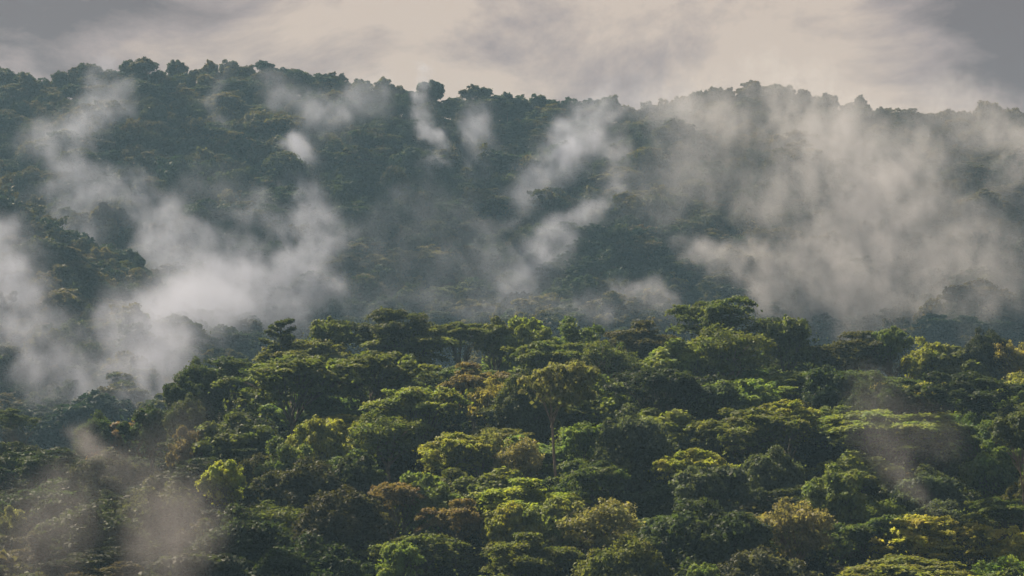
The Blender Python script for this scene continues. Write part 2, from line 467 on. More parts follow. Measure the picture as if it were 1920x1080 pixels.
        for i in range(26):
            z0 = 5 + 18.5 * i / 25; a = i * 2.4 + rng.uniform(-.3, .3)
            L = RR * (1 - .45 * (z0 / 24) ** 2) * rng.uniform(.7, 1.1)
            tip = np.array([L * math.cos(a), L * math.sin(a), z0 + .12 * L])
            w.limb(rng, (0, 0, z0 - 1), tip, .14, .04, .05, .05, 5, 4)
            for fr in (.35, .6, .85, 1.0):
                pr = rng.uniform(.9, 1.7); n = int(70 * pr * pr * detail)
                c = tip * fr; c[2] = z0 - 1 + (tip[2] - z0 + 1) * fr + .4
                rr = pr * np.sqrt(rng.uniform(0, 1, n)); b = rng.uniform(0, 6.28, n)
                P = np.stack([c[0] + rr * np.cos(b), c[1] + rr * np.sin(b), c[2] - .1 * rr ** 2 + rng.normal(size=n) * .18], 1)
                put(P, np.stack([np.zeros(n), np.zeros(n), np.ones(n)], 1) + rng.normal(size=(n, 3)) * .45, .4, np.full(n, rng.uniform(.3, .7)) + rng.normal(size=n) * .12)
    V = np.concatenate(LV); f = np.concatenate(LF); t = np.concatenate(LT)
    cm = mesh_np(kind + '_crown', V, f, 4, leafmat, t)
    tm = w.mesh(kind + '_trunk', barkmat)
    tm.polygons.foreach_set('use_smooth', np.ones(len(tm.polygons), bool))
    # real size of this prototype: its half width and top
    Rm = float(np.percentile(np.hypot(V[:, 0], V[:, 1]), 97)); Zm = float(np.percentile(V[:, 2], 99.7))
    return dict(crown=cm, trunk=tm, R=Rm, H=Zm, kind=kind)

KN = {'umbrella': ('umbrella_tree', 5), 'flat': ('flat_topped_tree', 3), 'broad': ('broadleaf_tree', 5), 'dense': ('dense_crowned_tree', 4),
      'feather': ('feathery_tree', 3), 'tall': ('tall_trunk_tree', 2), 'clumpy': ('clumpy_leaved_tree', 3), 'tiered': ('tiered_tree', 1)}
PROTO = {}
for i, (k, (nm, cnt)) in enumerate(KN.items()):
    PROTO[k] = [build_tree(k, 100 * i + j + 1, M_leaf, M_bark_pale if k in ('tall', 'feather') else M_bark) for j in range(cnt)]

PALE_BARK = {}
def place_tree(kind, loc, width, height, color, label, group, rng, variant=None, name=None, cat='tree'):
    pr = PROTO[kind][rng.randrange(len(PROTO[kind])) if variant is None else variant % len(PROTO[kind])]
    root = D.objects.new(name or KN[kind][0], None); COL.objects.link(root)
    root.empty_display_size = 1
    root.location = loc
    sxy, sz = width / 2 / pr['R'], height / pr['H']
    root.scale = (sxy * rng.uniform(.95, 1.05), sxy * rng.uniform(.95, 1.05), sz)
    root.rotation_euler = (0, 0, rng.uniform(0, 6.283))
    root['label'] = label; root['category'] = cat
    if group: root['group'] = group
    t = D.objects.new('trunk', pr['trunk']); COL.objects.link(t); t.parent = root
    c = D.objects.new('crown', pr['crown']); COL.objects.link(c); c.parent = root
    kz = min(1.0, 1.2 * sxy / sz)               # a narrow tree carries a short crown on a longer stem
    c.scale = (1, 1, kz); c.location = (0, 0, pr['H'] * (1 - kz))
    c.color = tuple(color) + (1,)
    return root

# leaf colours (real-world base colours; sunlit has the sun's brightness put in)
C = dict(sunlit=(.225, .245, .040), dark=(.028, .050, .022), dgreen=(.038, .058, .025), green=(.056, .088, .027), olive=(.072, .098, .024), lit=(.105, .150, .030),
         yellow=(.155, .185, .026), lime=(.210, .310, .030), fresh=(.088, .135, .034), grey=(.052, .072, .046), brown=(.046, .052, .028),
         rust=(.100, .078, .042), orange=(.120, .100, .046), gold=(.175, .165, .050), pale=(.125, .145, .062), straw=(.150, .145, .075), black=(.022, .034, .020))
CN = dict(sunlit='sunlit', dark='dark green', dgreen='deep green', green='green', olive='olive', lit='light olive', yellow='yellow green', lime='lime', fresh='fresh green',
          grey='grey green', brown='brownish', rust='rusty', orange='orange tinged', gold='golden', pale='pale green', straw='straw coloured', black='very dark')

C = {k: tuple(min(.36, x * 1.28) for x in v) for k, v in C.items()}
# px, py of the crown's top, width in photo pixels, kind, colour, label, short name for neighbours' labels, nominal height
LM = [
 (525, 598, 84, 'tiered', 'dgreen', 'small tiered tree poking above the left shoulder of the near hill', 'the tiered hilltop tree', 25),
 (610, 598, 125, 'clumpy', 'green', 'deep green rounded tree on the hill crest right of the tiered tree', 'the round crest tree', 23),
 (568, 638, 190, 'umbrella', 'olive', 'olive umbrella crown directly under the tiered hilltop tree', '', 22),
 (742, 580, 175, 'flat', 'dgreen', 'thin flat-topped tree with see-through crown against mist on the crest', 'the thin flat-topped tree', 27),
 (752, 612, 220, 'umbrella', 'olive', 'wide olive umbrella tree just below the thin flat-topped crest tree', '', 23),
 (862, 604, 90, 'umbrella', 'olive', 'small umbrella tree on the crest right of the thin flat-topped tree', '', 22),
 (930, 596, 80, 'broad', 'olive', 'narrow olive tree standing at the middle of the crest', 'the narrow crest tree', 24),
 (992, 598, 120, 'broad', 'lit', 'light olive round tree on the crest below the white mist column', '', 23),
 (1082, 597, 125, 'clumpy', 'green', 'green crest tree with bright yellow tips in the middle', 'the yellow-tipped crest tree', 23),
 (1200, 604, 180, 'umbrella', 'brown', 'brownish broad umbrella tree on the crest left of the tallest one', '', 23),
 (1346, 558, 165, 'umbrella', 'green', 'tallest umbrella tree rising above the crest against white mist', 'the tallest crest tree', 29),
 (1290, 640, 170, 'broad', 'lit', 'bright yellow-green tree below left of the tallest crest tree', '', 22),
 (1375, 612, 180, 'feather', 'olive', 'large soft olive tree in front of the tallest crest tree', 'the soft olive tree', 25),
 (1478, 594, 150, 'clumpy', 'green', 'green tree with knobbly outline right of the tallest crest tree', 'the knobbly crest tree', 25),
 (1604, 622, 205, 'umbrella', 'brown', 'very wide brown-topped umbrella tree on the right crest', 'the wide brown umbrella tree', 23),
 (1672, 614, 78, 'broad', 'fresh', 'small bright green dome beside the wide brown-topped umbrella', '', 24),
 (1735, 634, 100, 'clumpy', 'yellow', 'yellow-green leafy tree right of the small bright dome', '', 22),
 (1850, 619, 92, 'dense', 'black', 'blackish round tree standing out on the right crest', 'the blackish crest tree', 24),
 (1790, 652, 160, 'broad', 'olive', 'olive tree in front of the blackish crest tree', '', 21),
 (1898, 640, 110, 'feather', 'gold', 'golden thin-leaved tree with bare pale limbs at the right edge', 'the golden tree', 24),
 (372, 676, 100, 'dense', 'dgreen', 'dark tree forming the left wall of the near hill', 'the dark wall tree', 27),
 (343, 706, 74, 'broad', 'dark', 'dark narrow crown at the very left end of the near hill, beside the wall tree', '', 25),
 (352, 742, 84, 'dense', 'dgreen', 'dark crown under the left end of the near hill, lowest of the wall', '', 22),
 (440, 672, 190, 'umbrella', 'dgreen', 'dark spreading umbrella tree at the left end of the near hill', '', 26),
 (560, 668, 250, 'umbrella', 'olive', 'huge olive umbrella tree with a dark hollow underside, left hill', 'the huge olive umbrella', 27),
 (705, 660, 230, 'umbrella', 'olive', 'huge umbrella tree sloping down right beside the other huge olive one', '', 26),
 (28, 767, 85, 'flat', 'dgreen', 'lone flat-topped tree at the left edge above white mist', 'the lone flat tree', 24),
 (190, 776, 105, 'dense', 'dark', 'dark bushy crown right of the lone flat-topped tree', '', 21),
 (290, 764, 120, 'broad', 'dark', 'dark low tree at the foot of the dark wall tree', '', 21),
 (236, 790, 160, 'clumpy', 'rust', 'rust coloured tree beside the mist at left', 'the rust coloured tree', 20),
 (352, 802, 85, 'clumpy', 'rust', 'smaller rust-edged tree right of the big rust coloured one', '', 20),
 (438, 778, 155, 'broad', 'green', 'rich green dome below the big dark umbrella at left', 'the rich green dome', 21),
 (612, 784, 140, 'clumpy', 'yellow', 'bright yellow-green tree below the huge olive umbrella', 'the bright yellow tree', 21),
 (535, 822, 125, 'clumpy', 'green', 'green tree left of and under the bright yellow-green one', '', 20),
 (425, 866, 96, 'broad', 'lime', 'small glowing lime green tree in the dark lower left', 'the lime tree', 22),
 (480, 856, 100, 'dense', 'brown', 'reddish brown bush-like crown just right of the lime tree', '', 17),
 (565, 866, 190, 'dense', 'brown', 'large dull brown tree right of the small lime tree', 'the dull brown tree', 21),
 (640, 922, 210, 'dense', 'brown', 'large dark brown tree below the dull brown one', '', 22),
 (742, 906, 120, 'umbrella', 'orange', 'umbrella tree with orange-brown sunlit top left of the bottom middle', 'the orange-topped tree', 20),
 (795, 890, 135, 'broad', 'fresh', 'smooth fresh green dome behind the orange-topped umbrella', '', 20),
 (785, 728, 220, 'umbrella', 'lit', 'arched yellow-olive umbrella tree in the middle of the hill', 'the arched olive umbrella', 23),
 (735, 772, 175, 'feather', 'olive', 'soft olive tree below the arched yellow-olive umbrella', '', 21),
 (890, 682, 155, 'umbrella', 'orange', 'umbrella tree with a pinkish orange flat top', 'the pinkish umbrella', 22),
 (925, 712, 100, 'feather', 'gold', 'pale yellow thin-leaved tree below the pinkish umbrella', 'the pale yellow tree', 21),
 (888, 728, 34, 'clumpy', 'lime', 'small patch-like lime tree left of the pale yellow one', '', 18),
 (985, 706, 140, 'dense', 'dgreen', 'deep green dense dome between the pale yellow tree and the tall trunk', '', 23),
 (1052, 680, 160, 'tall', 'pale', 'pinkish straw crown on a long bare pale trunk', 'the long bare trunk', 36),
 (1238, 694, 205, 'umbrella', 'black', 'nearly black umbrella tree with a yellow rim', 'the nearly black umbrella', 24),
 (1090, 800, 95, 'clumpy', 'fresh', 'bright green tree right of the long bare trunk', 'the bright green tree', 20),
 (1184, 770, 175, 'dense', 'grey', 'big grey-green ball-shaped tree below the nearly black umbrella', 'the grey-green ball', 24),
 (850, 812, 165, 'umbrella', 'yellow', 'yellow-topped umbrella tree with dark underside left of the pale domes', 'the yellow umbrella', 20),
 (900, 808, 105, 'feather', 'pale', 'pale greenish dome between the yellow umbrella and the straw dome', '', 20),
 (972, 822, 110, 'feather', 'straw', 'straw coloured fluffy dome left of the long bare trunk', 'the straw dome', 20),
 (1305, 842, 165, 'umbrella', 'yellow', 'yellow-edged flat umbrella tree right of the grey-green ball', 'the yellow-edged umbrella', 19),
 (1400, 768, 235, 'umbrella', 'olive', 'long low umbrella tree stretching across the right middle', 'the long low umbrella', 22),
 (1480, 752, 135, 'umbrella', 'yellow', 'sunlit yellow-green umbrella at the right end of the long low one', '', 22),
 (1655, 772, 290, 'umbrella', 'lit', 'very wide light olive umbrella tree under the dark right trees', 'the widest umbrella', 21),
 (1800, 698, 230, 'umbrella', 'black', 'great black-green umbrella tree with two domed tops, right', 'the great black umbrella', 25),
 (1640, 706, 135, 'dense', 'dark', 'dark tree below the wide brown-topped umbrella', '', 22),
 (1560, 690, 130, 'broad', 'dark', 'dark green tree below the left end of the wide brown umbrella', '', 21),
 (1335, 872, 190, 'clumpy', 'grey', 'big grey-green leafy tree under the yellow-edged umbrella', 'the grey leafy tree', 22),
 (1330, 945, 260, 'dense', 'dark', 'massive dark tree filling the hollow at the bottom, right of middle', '', 24),
 (1566, 874, 135, 'clumpy', 'fresh', 'bright green tree with separate leaf clumps beside the thin right mist', 'the clumpy green tree', 24),
 (1500, 938, 165, 'feather', 'straw', 'thin pinkish tree with bare branches below the clumpy green one', 'the thin pinkish tree', 22),
 (1850, 792, 170, 'umbrella', 'green', 'green umbrella tree under the great black umbrella', '', 21),
 (1862, 828, 120, 'clumpy', 'fresh', 'leafy green tree left of the pale trunk at the right edge', '', 20),
 (1440, 842, 125, 'dense', 'grey', 'greyish round tree left of the clumpy bright green one', '', 20),
 (1912, 775, 110, 'tall', 'grey', 'tall pale trunk at the right edge of the picture', 'the right-edge pale trunk', 36),
 (1640, 968, 185, 'umbrella', 'green', 'low green umbrella tree behind the sunlit bottom right trees', '', 18),
 (1872, 934, 110, 'umbrella', 'olive', 'rounded olive umbrella above the sunlit bottom right trees', '', 19),
 (1745, 968, 230, 'umbrella', 'sunlit', 'sunlit golden-green layered tree at the bottom right', 'the sunlit bottom tree', 20),
 (1822, 964, 100, 'flat', 'olive', 'flat dark-limbed tree right behind the sunlit golden-green one', '', 20),
 (1905, 990, 120, 'clumpy', 'sunlit', 'glowing golden tree in the bottom right corner', '', 19),
 (1120, 938, 190, 'feather', 'pale', 'pinkish pale tree with level sprays, bottom middle', 'the pinkish sprays', 21),
 (1030, 940, 125, 'broad', 'lit', 'light olive domed tree left of the pinkish pale sprays', '', 20),
 (985, 1000, 220, 'umbrella', 'olive', 'broad grey-olive umbrella tree at the bottom middle', 'the bottom umbrella', 19),
 (1172, 1012, 170, 'dense', 'olive', 'olive rounded tree at the bottom below the pinkish sprays', '', 20),
 (742, 1018, 105, 'clumpy', 'lit', 'light leafy tree with reddish tips at the bottom, left of middle', 'the reddish-tipped tree', 19),
 (855, 938, 150, 'umbrella', 'orange', 'second orange-tinged umbrella, right of the orange-topped one', '', 19),
 (945, 948, 105, 'broad', 'yellow', 'yellow-green loose tree above the broad bottom umbrella', '', 19),
 (95, 905, 230, 'dense', 'dark', 'dark crown behind the thin lower-left mist', 'the lower-left dark crown', 22),
 (290, 905, 190, 'dense', 'grey', 'grey tree veiled by the lower-left mist', 'the mist-veiled tree', 22),
 (60, 842, 200, 'umbrella', 'dark', 'dark flat tree at the left edge above the thin mist', '', 21),
 (195, 848, 175, 'dense', 'brown', 'brown dim tree just under the big rust coloured one', '', 20),
 (22, 950, 70, 'clumpy', 'pale', 'pale leafy tree low at the left edge', '', 19),
 (450, 958, 240, 'dense', 'dark', 'broad dark tree below the lime tree', 'the broad dark tree', 22),
 (590, 1010, 210, 'dense', 'dark', 'dark tree at the bottom left of the reddish-tipped one', '', 20),
 (175, 950, 240, 'dense', 'dark', 'large dark tree in the bottom left with mist rising in front', '', 21),
 (1310, 1058, 85, 'clumpy', 'fresh', 'small bright green crown cut by the bottom edge, right of middle', '', 17),
 (668, 858, 120, 'broad', 'dgreen', 'deep green tree right of the dull brown one', '', 20),
 (1140, 640, 130, 'feather', 'green', 'mid green tree between the crest and the nearly black umbrella', '', 21),
 (1030, 640, 150, 'umbrella', 'olive', 'olive umbrella tree above the long bare trunk', '', 21),
]

rng = random.Random(7)
def solve(px, py, h, w_px):
    """walk up the near slope until a tree of this height reaches the wanted skyline"""
    best = None
    for Y in np.arange(385, 745, 1.0):
        X = ray(px, 800)[0] * Y
        g = float(H(X, Y))
        qx, qy = project((X, Y, g + h))
        if best is None or qy < best[2] - .01: best = (X, Y, qy, g)
        if qy <= py: return X, Y, g, h
    X, Y, qy, g = best
    return X, Y, g, h + (qy - py) / F * Y

placed = []      # px, py, X, Y, R, ref, is_landmark
for (px, py, w, kind, col, lab, ref, h) in LM:
    X, Y, g, h = solve(px, py, h, w)
    W = w / F * Y
    hue = [c * rng.uniform(.93, 1.07) * (.72 if px < 680 and py > 830 and col in ('dark', 'brown', 'grey', 'dgreen') else 1) for c in C[col]]  # lower-left crowns: shade painted in by darkening the leaf colour
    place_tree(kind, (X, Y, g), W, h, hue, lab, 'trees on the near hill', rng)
    placed.append((px, py + w * .22, X, Y, W / 2, ref))

# the trees between them
REFS = [(p[0], p[1], p[5]) for p in placed if p[5]]
kinds = [('umbrella', ['olive', 'olive', 'lit', 'green', 'lit']), ('broad', ['green', 'olive', 'lit', 'grey']), ('dense', ['dark', 'grey', 'dgreen', 'green']),
         ('clumpy', ['green', 'fresh', 'grey', 'lit']), ('feather', ['pale', 'olive', 'grey', 'lit']), ('broad', ['lit', 'olive', 'fresh', 'yellow']), ('umbrella', ['dgreen', 'green', 'yellow'])]
SHAPE = dict(umbrella='umbrella tree', broad='domed tree', dense='dense tree', clumpy='leafy tree', feather='feathery tree', flat='flat tree')
LMP = [(l_[0], l_[1], l_[2], p_[3]) for l_, p_ in zip(LM, placed)]
fillers = []
TR = [(1050, 890, 620), (1912, 960, 560)]     # keep the two long bare trunks in view
rows = np.arange(392, 752, 11.5)
for ri, Y0 in enumerate(rows):
    half = .2 * Y0 + 4
    xs = np.arange(-half, half, 11.5) + (6 if ri % 2 else 0)
    for x0 in xs:
        X, Y = x0 + rng.uniform(-3, 3), Y0 + rng.uniform(-3, 3)
        if any((X - p[2]) ** 2 + ((Y - p[3]) * 1.0) ** 2 < (max(p[4], 6) * .74 + 4.5) ** 2 for p in placed): continue
        g = float(H(X, Y))
        kind, cols = kinds[rng.randrange(len(kinds))]
        h = rng.uniform(15, 21); W = rng.uniform(15, 24)
        if kind == 'umbrella': W *= 1.25
        qx, qy = project((X, Y, g + h))
        if any(abs(qx - tx) < 46 and qy < ty and Y < tY for tx, ty, tY in TR): continue
        if Y > 690: h *= .85
        # a young tree stays below the marked crowns it grows in front of
        ok = True
        for (lx, ly, lw, lY) in LMP:
            if Y < lY - 2 and abs(qx - lx) < lw * .5 + W / Y * F * .3:
                lim = ly + min(lw * .42, 75)
                top = project((X, Y, g + h))[1]
                if top < lim: h -= (lim - top) / F * Y
        if h < 8.5: continue
        if h < 14: W *= .8
        qx, qy = project((X, Y, g + h))
        col = rng.choice(cols)
        if qx < 520 and qy > 740: col = rng.choice(['dark', 'dgreen', 'brown', 'dark', 'black'])  # dark leaf colours stand in for the shade at lower left
        fillers.append((float(qx), float(qy), X, Y, g, W, h, kind, col))
        placed.append((float(qx), float(qy), X, Y, W / 2, ''))
used = {}
def where(qx, qy, ref):
    dx, dy = qx - ref[0], qy - ref[1]
    a = math.degrees(math.atan2(-dy, dx)) % 360
    return ['right of', 'above right of', 'above', 'above left of', 'left of', 'below left of', 'below', 'below right of'][int(((a + 22.5) % 360) // 45)]
ORD = ['', 'second ', 'third ', 'fourth ', 'fifth ', 'sixth ', 'seventh ', 'eighth ', 'ninth ', 'tenth ']
fillers.sort(key=lambda f: min((f[0] - r[0]) ** 2 + (f[1] - r[1]) ** 2 for r in REFS))
for (qx, qy, X, Y, g, W, h, kind, col) in fillers:
    if qx < -60 or qx > 1980: continue
    rs = sorted(REFS, key=lambda r: (r[0] - qx) ** 2 + (r[1] - qy) ** 2)
    size = 'small ' if W < 15 else ('large ' if W > 19.5 else '')
    lab = None
    for k, r_ in enumerate(rs[:3]):
        cand = f"{size}{CN[col]} {SHAPE[kind]} {where(qx, qy, r_)} {r_[2]}"
        if cand not in used: lab = cand; break
    if lab is None:
        r_ = rs[0]; base = f"{size}{CN[col]} {SHAPE[kind]} {where(qx, qy, r_)} {r_[2]}"
        lab = ORD[min(used[base], 9)] + base; used[base] += 1
    used[lab] = used.get(lab, 0) + 1
    hue = [c * rng.uniform(.85, 1.12) * (.72 if qx < 520 and qy > 740 else 1) for c in C[col]]     # cloud shade at lower left, put into the leaf colour
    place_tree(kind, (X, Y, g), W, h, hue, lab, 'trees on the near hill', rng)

# ------------------------------------------------------------------ ridge trees and the far forest
FARP = []
for i, (k, s) in enumerate([('broad', 1), ('dense', 1), ('clumpy', 1), ('broad', 2), ('umbrella', 1), ('dense', 2), ('feather', 1), ('umbrella', 2)]):
    p = build_tree(k, 900 + i * 7 + s, M_leaf_far, M_bark, detail=.22)
    p['nm'] = {'broad': 'broadleaf', 'dense': 'dense', 'clumpy': 'knobbly', 'umbrella': 'umbrella', 'feather': 'feathery'}[k]
    FARP.append(p)
PROTO['ridge'] = FARP
KN['ridge'] = ('ridge_tree', 8)
SK = [  # px, top py, width px, variant, label
 (805, 148, 58, 0, 'tall domed tree standing above the ridge over the thin mist column', 'the tall domed ridge tree'),
 (892, 160, 60, 7, 'flat layered tree on the ridge right of the tall domed one', 'the flat ridge tree'),
 (640, 137, 22, 2, 'tiny lone crown sticking up where the left ridge ends', 'the tiny lone crown'),
 (718, 146, 44, 3, 'round ridge tree left of the tall domed one', ''),
 (1215, 190, 36, 6, 'thin see-through tree in the saddle of the ridge', 'the saddle tree'),
 (1245, 186, 40, 6, 'second thin see-through tree in the ridge saddle, nearer the right hill', ''),
 (1410, 152, 56, 3, 'highest crown on the right hilltop', 'the right hilltop crown'),
 (1555, 176, 40, 0, 'domed tree on the right shoulder of the hilltop', 'the shoulder tree'),
 (1612, 178, 24, 2, 'small round crown alone on the right slope skyline', 'the small slope crown'),
 (1850, 190, 60, 5, 'hazy broad crown on the far right skyline', 'the hazy right crown'),
 (330, 113, 36, 1, 'highest crown on the left ridge', 'the left ridge top'),
 (395, 113, 34, 2, 'knobbly crown just right of the left ridge top', ''),
]
sk_px = []
def ridge_at(px, py, w, variant, lab, Yc=None, refh=None):
    Yc = RY - 6 if Yc is None else Yc
    X = ray(px, 200)[0] * Yc
    g = float(H(X, Yc))
    r = ray(px, py)
    top = r[2] * Yc
    h = min(max(top - g, 9), 26)
    W = w / F * Yc
    place_tree('ridge', (X, Yc, g), W, h, (1, 1, 1), lab, 'trees along the ridge skyline', rng, variant, cat='tree')
for (px, py, w, v, lab, ref) in SK:
    ridge_at(px, py, w, v, lab, RY - 2)
    sk_px.append((px, py, w, ref))
RR_ = [(p[0], p[1], p[3]) for p in sk_px if p[3]]
px = 8
cnts = {}
skl = []
while px < 1915:
    w = rng.uniform(30, 52)
    if not any(abs(px - p[0]) < (p[2] * .5 + 8) for p in sk_px):
        py = float(np.interp(px, ridge_px, ridge_py)) - 9 + rng.uniform(-9, 8)
        skl.append((px, py, w))
    px += w * .72
for (px, py, w) in sorted(skl, key=lambda s: min(abs(s[0] - r[0]) for r in RR_)):
    v = rng.randrange(8)
    r_ = min(RR_, key=lambda r: abs(r[0] - px))
    side = 'left' if px < r_[0] else 'right'
    k = (side, r_[2]); cnts[k] = cnts.get(k, 0) + 1
    o_ = ['first', 'second', 'third', 'fourth', 'fifth', 'sixth', 'seventh', 'eighth', 'ninth', 'tenth', 'eleventh', 'twelfth'][min(cnts[k] - 1, 11)]
    lab = f"{FARP[v]['nm']} crown on the skyline, {o_} to the {side} of {r_[2]}"
    ridge_at(px, py, w, v, lab, RY + rng.uniform(-5, 3))

def far_hit(px, py, y0=900.0, lift=8.0):
    r = ray(px, py)
    Ys = np.arange(y0, 1790, 3.0)
    hit = np.where(r[2] * Ys < H(r[0] * Ys, Ys) + lift)[0]
    return float(Ys[hit[0]]) if len(hit) else 1700.0

FAR = [(265, 350, 44, 3, 'yellowish tree on the dark far slope beside the left mist', (.12, .13, .03)),
       (80, 478, 42, 0, 'olive-yellow crown on the left spur of the far slope', (.13, .15, .03)),
       (1400, 425, 60, 2, 'pale flowering crown poking out of the big right mist bank', (.26, .22, .16)),
       (1385, 452, 66, 1, 'dark round tree below the pale flowering crown', (.03, .05, .03)),
       (930, 380, 70, 4, 'brownish domed tree on the middle of the far slope', (.10, .085, .04)),
       (880, 540, 90, 3, 'grey-green dome at the foot of the far slope, in blue mist', (.07, .09, .05)),
       (820, 548, 80, 0, 'pale dome left of the grey-green dome at the slope foot', (.08, .10, .055)),
       (270, 690, 90, 1, 'greyish tree fading into the valley mist at left', (.06, .07, .05)),
       (140, 610, 70, 5, 'dark dome on the left spur above the valley mist', (.04, .06, .03)),
       (210, 700, 80, 3, 'smaller greyish dome left of the one fading into valley mist', (.06, .07, .045)),
       (1250, 520, 70, 4, 'yellowish flat tree at the near foot of the big right mist', (.12, .115, .05)),
       (1215, 430, 60, 0, 'rust-brown crown on the dark middle spur', (.10, .07, .04)),
       (1870, 480, 70, 1, 'dark tree on the right-hand far slope beside the mist', (.035, .055, .03)),
       (1830, 580, 80, 3, 'pale olive crown low on the right-hand far slope', (.10, .11, .05))]
M_tint = leaf_material('leaf_tinted')
for (px, py, w, v, lab, colr) in FAR:
    Y = far_hit(px, py, lift=17)
    X = ray(px, py)[0] * Y
    o = place_tree('ridge', (X, Y, float(H(X, Y))), w / F * Y, 19, colr, lab, 'standout trees on the far slope', rng, v)
    cobj = [c for c in o.children if c.name.startswith('crown')][0]
    cobj.material_slots[0].link = 'OBJECT'; cobj.material_slots[0].material = M_tint

# points of the far forest
def scatter(x0, x1, y0, y1, step, keep, seed):
    r = np.random.default_rng(seed)
    xs, ys = np.meshgrid(np.arange(x0, x1, step), np.arange(y0, y1, step * .9))
    xs = xs + (np.arange(xs.shape[0]) % 2)[:, None] * step / 2
    xs = (xs + r.uniform(-.38, .38, xs.shape) * step).ravel(); ys = (ys + r.uniform(-.38, .38, ys.shape) * step).ravel()
    k = keep(xs, ys); xs, ys = xs[k], ys[k]
    return np.stack([xs, ys, H(xs, ys) - .3], 1)
far_pts = scatter(-560, 560, 765, 1800, 10.8, lambda x, y: np.abs(x) < .2 * y + 220, 3)
side_pts = scatter(-330, 330, 300, 765, 10.5, lambda x, y: (np.abs(x) > .2 * y + 12) & (np.abs(x) < .2 * y + 170), 4)

def forest(name, pts, protos, smin, smax_, hmul, seed):
    r = np.random.default_rng(seed)
    me = D.meshes.new(name); me.vertices.add(len(pts)); me.vertices.foreach_set('co', np.ascontiguousarray(pts, np.float32).ravel())
    a = me.attributes.new('pick', 'INT', 'POINT'); a.data.foreach_set('value', r.integers(0, len(protos), len(pts)).astype(np.int32))
    s = r.uniform(smin, smax_, len(pts)) * np.where(r.uniform(size=len(pts)) < .06, 1.2, 1)
    s = np.where(np.abs(pts[:, 1] - RY) < 70, np.minimum(s, .78), s)
    sc = np.stack([s, s, s * hmul * r.uniform(.85, 1.2, len(pts))], 1).astype(np.float32)
    a = me.attributes.new('size', 'FLOAT_VECTOR', 'POINT'); a.data.foreach_set('vector', sc.ravel())
    a = me.attributes.new('turn', 'FLOAT_VECTOR', 'POINT')
    a.data.foreach_set('vector', np.stack([np.zeros(len(pts)), np.zeros(len(pts)), r.uniform(0, 6.28, len(pts))], 1).astype(np.float32).ravel())
    me.update()
    o = link(name, me); o['kind'] = 'stuff'
    ng = D.node_groups.new(name, 'GeometryNodeTree')
    ng.interface.new_socket('Geometry', in_out='INPUT', socket_type='NodeSocketGeometry')
    ng.interface.new_socket('Geometry', in_out='OUTPUT', socket_type='NodeSocketGeometry')
    n, l = ng.nodes, ng.links
    gi, go = n.new('NodeGroupInput'), n.new('NodeGroupOutput')
    g2i = n.new('GeometryNodeGeometryToInstance')
    for ob in reversed(protos):
        oi = n.new('GeometryNodeObjectInfo'); oi.transform_space = 'ORIGINAL'; oi.inputs['Object'].default_value = ob
        l.new(oi.outputs['Geometry'], g2i.inputs[0])
    iop = n.new('GeometryNodeInstanceOnPoints'); iop.inputs['Pick Instance'].default_value = True
    l.new(gi.outputs[0], iop.inputs['Points']); l.new(g2i.outputs[0], iop.inputs['Instance'])
    def named(nm, t):
        q_ = n.new('GeometryNodeInputNamedAttribute'); q_.data_type = t; q_.inputs['Name'].default_value = nm; return q_.outputs[0]
    l.new(named('pick', 'INT'), iop.inputs['Instance Index'])
    l.new(named('size', 'FLOAT_VECTOR'), iop.inputs['Scale'])
    etr = n.new('FunctionNodeEulerToRotation'); l.new(named('turn', 'FLOAT_VECTOR'), etr.inputs[0]); l.new(etr.outputs[0], iop.inputs['Rotation'])
    l.new(iop.outputs[0], go.inputs[0])
    md = o.modifiers.new('trees', 'NODES'); md.node_group = ng
    return o
ridge_objs = {}
for o in list(COL.objects):
    if o.name.startswith('crown') and o.data in [p['crown'] for p in FARP] and o.data.name not in ridge_objs and (o.material_slots[0].link == 'DATA'):
        ridge_objs[o.data.name] = o
srcs = list(ridge_objs.values())
forest('far_forest', far_pts, srcs, .5, 1.1, 1.0, 5)
under_pts = scatter(-190, 190, 370, 765, 4.2, lambda x, y: np.abs(x) < .2 * y + 14, 8)
forest('undergrowth', under_pts, srcs, .16, .34, 1.0, 9)
forest('side_forest', side_pts, srcs, .75, 1.1, 1.0, 6)

# the dead snag in the mist below the far slope
def snag():
    px, py = 1017, 540
    Y = far_hit(px, py, lift=10) - 6
    X = ray(px, py)[0] * Y; g = float(H(X, Y))
    root = D.objects.new('dead_tree', None); COL.objects.link(root); root.location = (X, Y, g)
    root['label'] = 'short dark broken trunk standing in the mist at the foot of the slope'; root['category'] = 'dead tree'
    w = Wood(); r = np.random.default_rng(3)
    z = ray(px, py)[2] * Y - g
    w.add([(0, 0, -1), (.1, 0, z * .5), (-.2, .1, z)], [.9, .7, .5], 8)
    t = link('trunk', w.mesh('snag_trunk', M_bark), root)
    w2 = Wood()
    w2.limb(r, (0, 0, z * .72), (1.9, .3, z * .98), .35, .12)
    w2.limb(r, (0, 0, z * .8), (-1.6, -.4, z * 1.02), .3, .1)
    link('limbs', w2.mesh('snag_limbs', M_bark), root)
    n = 260
    V, f, tn = leaves(r, np.array([0, 0, z * .9]) + r.normal(size=(n, 3)) * [1.1, 1.0, 1.2], r.normal(size=(n, 3)), .6, r.uniform(.1, .5, n))
    c = link('crown', mesh_np('snag_crown', V, f, 4, M_leaf, tn), root); c.color = (.02, .03, .02, 1)
snag()

